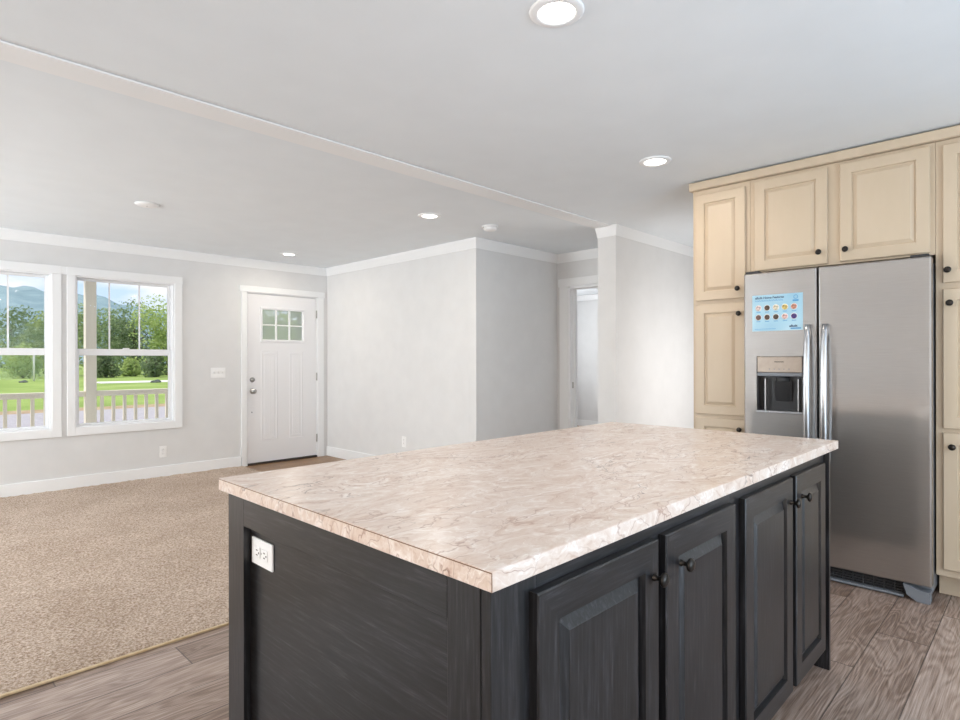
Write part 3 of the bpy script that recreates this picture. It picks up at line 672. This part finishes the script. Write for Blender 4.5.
for k in range(5):
    MB().lathe([(.0035, 0), (.003, .0008), (0, .0008)], (FX-.004, 1.215-k*.027, 1.192), (-1, 0, 0), 10).build('button', M['greyplastic'], fz)
# bowed handles
def handle(yc, parent):
    m = MB(); n = 22; zt, zb = 1.45, .62; hw = .0135
    rings = []
    for i in range(n+1):
        t = i/n; z = zt+(zb-zt)*t; s = math.sin(math.pi*t)
        bow = .016+.042*s**.55 if 0 < t < 1 else .016
        xo, xi = FX-bow-.008, FX-bow+.012
        if i == 0 or i == n: xi = FX-.0003
        if i == 1 or i == n-1: xi = FX-.0003
        w = hw+.003*s
        rings.append([m.bm.verts.new(p) for p in ((xi, yc-w, z), (xo+.006, yc-w, z), (xo, yc-w+.006, z), (xo, yc+w-.006, z), (xo+.006, yc+w, z), (xi, yc+w, z))])
    for A, B in zip(rings, rings[1:]):
        for k in range(6):
            f = m.bm.faces.new((A[k], A[(k+1) % 6], B[(k+1) % 6], B[k])); f.smooth = True
    m.bm.faces.new(rings[0]); m.bm.faces.new(rings[-1][::-1])
    return m.build('handle', M['chrome'], parent)
handle(1.003, fz); handle(.916, fr_)
# base grille and foot covers
g = MB(); g.box(FX+.045, FX+.07, .56, 1.35, .012, .083)
gr = g.build('base_grille', M['dark'], fg)
m = MB()
for k in range(5):
    zz = .02+k*.0135; m.box(FX+.035, FX+.046, .565, 1.35, zz, zz+.005)
for k in range(16):
    yy = .6+k*.048; m.box(FX+.036, FX+.046, yy, yy+.004, .016, .08)
m.build('grille_bars', M['gasket'], gr)
MB().box(FX+.01, FX+.045, .56, 1.36, .006, .018, .003).build('grille_lip', M['greyplastic'], gr)
for ya, yb, sgn in ((.447, .50, 1), (1.36, 1.31, -1)):
    pts = [(FX-.005, ya, .001), (FX-.005, yb, .001), (FX+.02, yb+sgn*.07, .02), (FX+.02, yb+sgn*.085, .07), (FX+.005, yb+sgn*.03, .07), (FX-.005, yb, .06), (FX-.005, ya, .06)]
    m = MB(); m.prism([(FX-.005, ya, .001), (FX-.005, yb, .001), (FX-.005, yb+sgn*.045, .03), (FX-.005, yb+sgn*.06, .082), (FX-.005, yb+sgn*.03, .075), (FX-.005, yb, .062), (FX-.005, ya, .058)], (.07, 0, 0)); m.build('foot_cover', M['greyplastic'], fg)
for ya, yb in ((.45, .53), (1.28, 1.358)): MB().box(FX+.01, FX+.16, ya, yb, 1.7755, 1.79, .004).build('hinge_cover', M['gasket'], fg)

# flyer on the freezer door
PX = FX-.0004
def flyer():
    o = empty('flyer', (PX, 1.173, 1.42)); tag(o, 'pale blue printed flyer with round pictures on the freezer door', 'flyer')
    blue = noisy('flyer_paper', [(.3, srgb(146, 188, 210)), (.6, srgb(168, 204, 220)), (.8, srgb(196, 220, 230))], nscale=5, rough=.3, detail=1)
    MB().box(PX-.0010, PX-.0002, 1.0325, 1.3135, 1.421, 1.638).build('sheet', blue, o)
    navy = mat('navy_ink', srgb(22, 52, 92), .5); mid = mat('blue_ink', srgb(70, 140, 190), .5)
    a = lambda u, v: (PX-.0011, 1.3135-u, 1.638-v)
    T = dict(U=(0, -1, 0), V=(0, 0, 1), Nn=(-1, 0, 0), parent=o)
    text_mesh('lettering', 'eBuilt Home Features', .0185, a(.016, .023), m=navy, bold=.0006, **T)
    row = MB()
    for k in range(24):
        u = .014+k*.0067; yy = 1.3135-u; h_ = .008 if k % 3 else .0115
        row.box(PX-.0014, PX-.0009, yy-.0052, yy-.0034, 1.5985, 1.5985+h_); row.box(PX-.0014, PX-.0009, yy-.0052, yy, 1.5985+(.003 if k % 2 else .007), 1.6005+(.003 if k % 2 else .007))
    row.build('small_print', mid, o)
    rgb = [(230, 205, 200), (92, 72, 58), (232, 222, 196), (226, 200, 120), (214, 150, 130), (120, 90, 82), (96, 76, 66), (84, 70, 60), (238, 196, 190), (82, 58, 130)]
    for j in range(2):
        for i in range(5):
            u, v = .036+i*.0495, .078+j*.056; c = rgb[j*5+i]
            MB().lathe([(.0185, 0), (.0185, .0004), (0, .0004)], a(u, v), (-1, 0, 0), 24).build('picture', mat('picture_rim', srgb(238, 232, 228), .5), o)
            MB().lathe([(.0155, .0003), (.0155, .0007), (0, .0007)], a(u, v), (-1, 0, 0), 24).build('picture', noisy('picture_print', [(.35, srgb(*[int(q*.7) for q in c])), (.5, srgb(*c)), (.65, srgb(*[min(255, int(q*1.25)) for q in c]))], nscale=70, detail=2), o)
            MB().box(PX-.0013, PX-.0009, 1.3135-u-.012, 1.3135-u+.012, 1.638-v-.027, 1.638-v-.0235).build('small_print', mid, o)
    text_mesh('lettering', 'eBuilt', .019, a(.208, .198), m=navy, bold=.0006, **T)
    MB().box(PX-.0013, PX-.0009, 1.0425, 1.0985, 1.428, 1.436).build('small_print', mid, o)
    MB().lathe([(.012, 0), (.012, .0004), (.009, .0004), (.009, 0)], a(.243, .022), (-1, 0, 0), 20).build('badge', mid, o)
    MB().box(PX-.0013, PX-.0009, 1.055, 1.087, 1.590, 1.600).build('badge', mid, o)
    MB().box(PX-.0013, PX-.0009, 1.18, 1.30, 1.432, 1.4345).build('small_print', mid, o)
flyer()

# ------------------------------------------------------------------ outdoors
GZ = -.7
struct(MB().box(-6, 10, YW+.131, 9.05, -.25, -.06).build('porch_floor', M['concrete']), 'pale porch deck outside the windows', 'porch floor')
def post(x, label):
    o = empty('porch_post', (x, 8.91, -.06)); tag(o, label, 'porch post')
    MB().box(x-.06, x+.06, 8.85, 8.97, -.0595, CH-.001, .006).build('shaft', M['porch'], o)
    MB().box(x-.075, x+.075, 8.835, 8.985, -.0595, .08, .006).build('base_trim', M['porch'], o)
    return o
post(1.905, 'beige porch post standing outside the right window')
def railing(x0, x1, label):
    o = empty('porch_railing', ((x0+x1)/2, 8.91, -.06)); tag(o, label, 'railing', 'porch railings')
    MB().box(x0, x1, 8.87, 8.95, .79, .86, .008).build('top_rail', M['porch'], o)
    MB().box(x0, x1, 8.885, 8.935, .10, .16, .005).build('bottom_rail', M['porch'], o)
    n = int((x1-x0-.08)/.131)
    for k in range(n+1):
        x = x0+.07+k*.131
        if x < x1-.02: MB().box(x-.018, x+.018, 8.893, 8.927, .1605, .7895).build('baluster', M['porch'], o)
railing(-.6, 1.844, 'beige porch railing left of the post, outside the left window')
railing(1.966, 5.0, 'beige porch railing right of the post, outside the right window')

def ground(name, pts, z, m, label, cat, seg=1):
    mb = MB(); mb.prism([(x, y, z-.05) for x, y in pts], (0, 0, .05)); return struct(mb.build(name, m, origin=(0, 0, z)), label, cat)
ground('gravel_drive', [(-60, 7), (90, 7), (90, 26), (-60, 27.5)], GZ+.02, M['gravel'], 'grey gravel drive beyond the porch', 'drive')
ground('bare_soil', [(-60, 27.5), (90, 26), (90, 27.6), (-60, 29.6)], GZ+.015, M['soil'], 'orange bare soil along the drive', 'soil')
ground('lawn', [(-250, 6), (350, 6), (350, 420), (-250, 420)], GZ, M['grass'], 'bright green lawn running to the trees', 'lawn')
ground('garden_path', [(13.2, 58), (13.2, 62.5), (60, 60), (60, 54.5)], GZ+.03, M['path'], 'pale path crossing the lawn', 'path')

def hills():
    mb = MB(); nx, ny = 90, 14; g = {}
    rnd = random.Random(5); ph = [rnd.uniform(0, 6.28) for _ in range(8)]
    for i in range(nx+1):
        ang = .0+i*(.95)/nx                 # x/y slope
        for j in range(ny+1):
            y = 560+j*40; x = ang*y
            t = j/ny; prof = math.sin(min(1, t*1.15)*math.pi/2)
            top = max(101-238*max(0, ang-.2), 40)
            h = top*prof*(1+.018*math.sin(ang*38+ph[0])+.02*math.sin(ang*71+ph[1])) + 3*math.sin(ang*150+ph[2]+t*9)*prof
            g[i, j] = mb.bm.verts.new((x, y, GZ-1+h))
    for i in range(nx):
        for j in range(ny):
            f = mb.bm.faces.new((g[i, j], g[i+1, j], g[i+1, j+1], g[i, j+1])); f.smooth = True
    return struct(mb.build('hills', M['hills'], origin=(0, 0, 0)), 'wooded ridge behind the trees, haze put into its colour', 'hills')
hills()

def foliage(h, rad, seed, n=4200, low=.12, leafsize=.32):
    rnd = random.Random(seed); mb = MB(); blobs = []
    for k in range(16):
        t = rnd.uniform(low+.1, .9); rr_ = rad*(math.sin(min(1, (t-low)/(1-low)*1.0)*math.pi)**.5)*.75
        a = rnd.uniform(0, 6.28); q = rnd.uniform(.15, 1)*rr_
        blobs.append((q*math.cos(a), q*math.sin(a), t*h, rad*rnd.uniform(.32, .55)))
    for k in range(n):
        bx, by, bz, br = rnd.choice(blobs)
        d = Vector((rnd.gauss(0, 1), rnd.gauss(0, 1), rnd.gauss(0, 1))).normalized(); p = Vector((bx, by, bz))+d*br*rnd.uniform(.7, 1.05)
        if p.z < low*h*.5: continue
        s = leafsize*rnd.uniform(.6, 1.4); nrm = (d+Vector((rnd.gauss(0, .6), rnd.gauss(0, .6), rnd.gauss(0, .6)))).normalized()
        t1 = nrm.cross(Vector((0, 0, 1)) if abs(nrm.z) < .9 else Vector((1, 0, 0))).normalized(); t2 = nrm.cross(t1)
        mb.poly([p+t1*s*.5, p+t2*s*.42+nrm*s*.1, p-t1*s*.5, p-t2*s*.42+nrm*s*.1])
    return mb
def tree(name, x, y, h, rad, seed, lm, label, low=.04, cat='tree', n=4200, ls=.32, trunk=True):
    o = empty(name, (x, y, GZ)); tag(o, label, cat)
    mb = foliage(h, rad, seed, n, low, ls); bmesh.ops.translate(mb.bm, verts=mb.bm.verts, vec=(x, y, GZ)); mb.build('foliage', M[lm], o, normals=False)
    t = MB(); rnd = random.Random(seed+1); tr = h*.022
    if trunk:
        t.tube([(x, y, GZ), (x+rnd.uniform(-.1, .1), y, GZ+h*.3), (x+rnd.uniform(-.3, .3), y, GZ+h*.75)], [tr*1.4, tr, tr*.3])
        for k in range(4):
            a = rnd.uniform(0, 6.28); z = GZ+h*rnd.uniform(.2, .5); t.tube([(x, y, z), (x+math.cos(a)*rad*.6, y+math.sin(a)*rad*.6, z+h*.25)], [tr*.6, tr*.15], 6)
    else:
        for k in range(5):
            a = rnd.uniform(0, 6.28); t.tube([(x, y, GZ), (x+math.cos(a)*rad*.5, y+math.sin(a)*rad*.5, GZ+h*.7)], [.05, .02], 6)
    t.build('trunk' if trunk else 'stem', M['bark'], o)
    return o
# (x/y slope, y, height, radius, leaves, label)
TREES = [(.075, 96, 9.5, 5.0, 'leaf_mid', 'mid green tree at the left edge of the left window'),
         (.125, 110, 9.6, 5.2, 'leaf_dark', 'dark green tree behind the left window, left of the white pole'),
         (.165, 92, 7.4, 4.2, 'leaf_mid', 'mid green tree behind the right side of the left window'),
         (.212, 116, 11.2, 4.8, 'leaf_mid', 'mid green tree between the two windows and left of the porch post'),
         (.242, 132, 11.4, 4.8, 'leaf_dark', 'dark green tree directly right of the porch post'),
         (.272, 94, 10.0, 5.2, 'leaf_dark', 'tall dark green tree in the middle of the right window'),
         (.318, 86, 9.6, 4.8, 'leaf_pale', 'pale green round tree at the right side of the right window'),
         (.36, 100, 9.8, 5.0, 'leaf_mid', 'mid green tree hidden past the right window frame'),
         (.425, 78, 10.2, 4.6, 'leaf_mid', 'mid green tree left of the entry door panes'),
         (.47, 58, 10.5, 4.0, 'leaf_pale', 'pale green tree in the left panes of the entry door'),
         (.545, 70, 11.6, 4.8, 'leaf_mid', 'mid green tree in the right panes of the entry door'),
         (.018, 122, 11, 5.2, 'leaf_dark', 'dark green tree beyond the left window, outermost left')]
for i, (s, y, h, r_, lm, lab) in enumerate(TREES): tree('tree', s*y, y, h, r_, 20+i, lm, lab)
BUSH = [(.082, 78, 3.2, 2.6, 'leaf_pale', 'pale bush low behind the left window, at its left'),
        (.136, 82, 3.2, 2.6, 'leaf_pale', 'pale bush behind the left window, right of the pole'),
        (.233, 78, 2.7, 1.7, 'leaf_dark', 'dark bush right beside the porch post'),
        (.298, 76, 2.8, 1.7, 'leaf_dark', 'dark bush under the pale tree of the right window'),
        (.346, 76, 2.8, 1.8, 'leaf_dark', 'dark bush at the right edge of the right window'),
        (.266, 82, 2.0, 1.3, 'leaf_pale', 'pale bush in the gap of the hedge in the right window'),
        (.455, 48, 3.4, 2.0, 'leaf_mid', 'green bush low outside the entry door'),
        (.555, 48, 3.2, 2.0, 'leaf_pale', 'pale bush outside the right panes of the entry door')]
for i, (s, y, h, r_, lm, lab) in enumerate(BUSH): tree('bush', s*y, y, h, r_, 60+i, lm, lab, .0, 'bush', 1800, .28, False)
px, py = .148*70, 70
pl = MB().tube([(px, py, GZ), (px, py, GZ+3.0)], [.09, .08]).build('pole', mat('pole_white', srgb(225, 222, 214), .6)); tag(pl, 'slim white pole standing on the lawn behind the left window', 'pole')
def rock(x, y, s, label):
    rnd = random.Random(int(x*10)); mb = MB(); bmesh.ops.create_icosphere(mb.bm, subdivisions=3, radius=1)
    for v in mb.bm.verts:
        n = 1+.18*math.sin(v.co.x*5+1)+.14*math.sin(v.co.y*6+v.co.z*4)
        v.co = Vector((v.co.x*s*1.6*n+x, v.co.y*s*n+y, max(-.1, v.co.z*s*.75*n)+GZ+.05))
    tag(mb.build('rock', noisy('grey_rock', [(.3, srgb(80, 84, 84)), (.7, srgb(130, 134, 132))], nscale=3, rough=.9)), label, 'rock')
rock(.302*57, 57*1.0, .26, 'dark rock on the lawn behind the right window')
rock(.137*66, 66, .2, 'small grey rock on the lawn behind the left window')
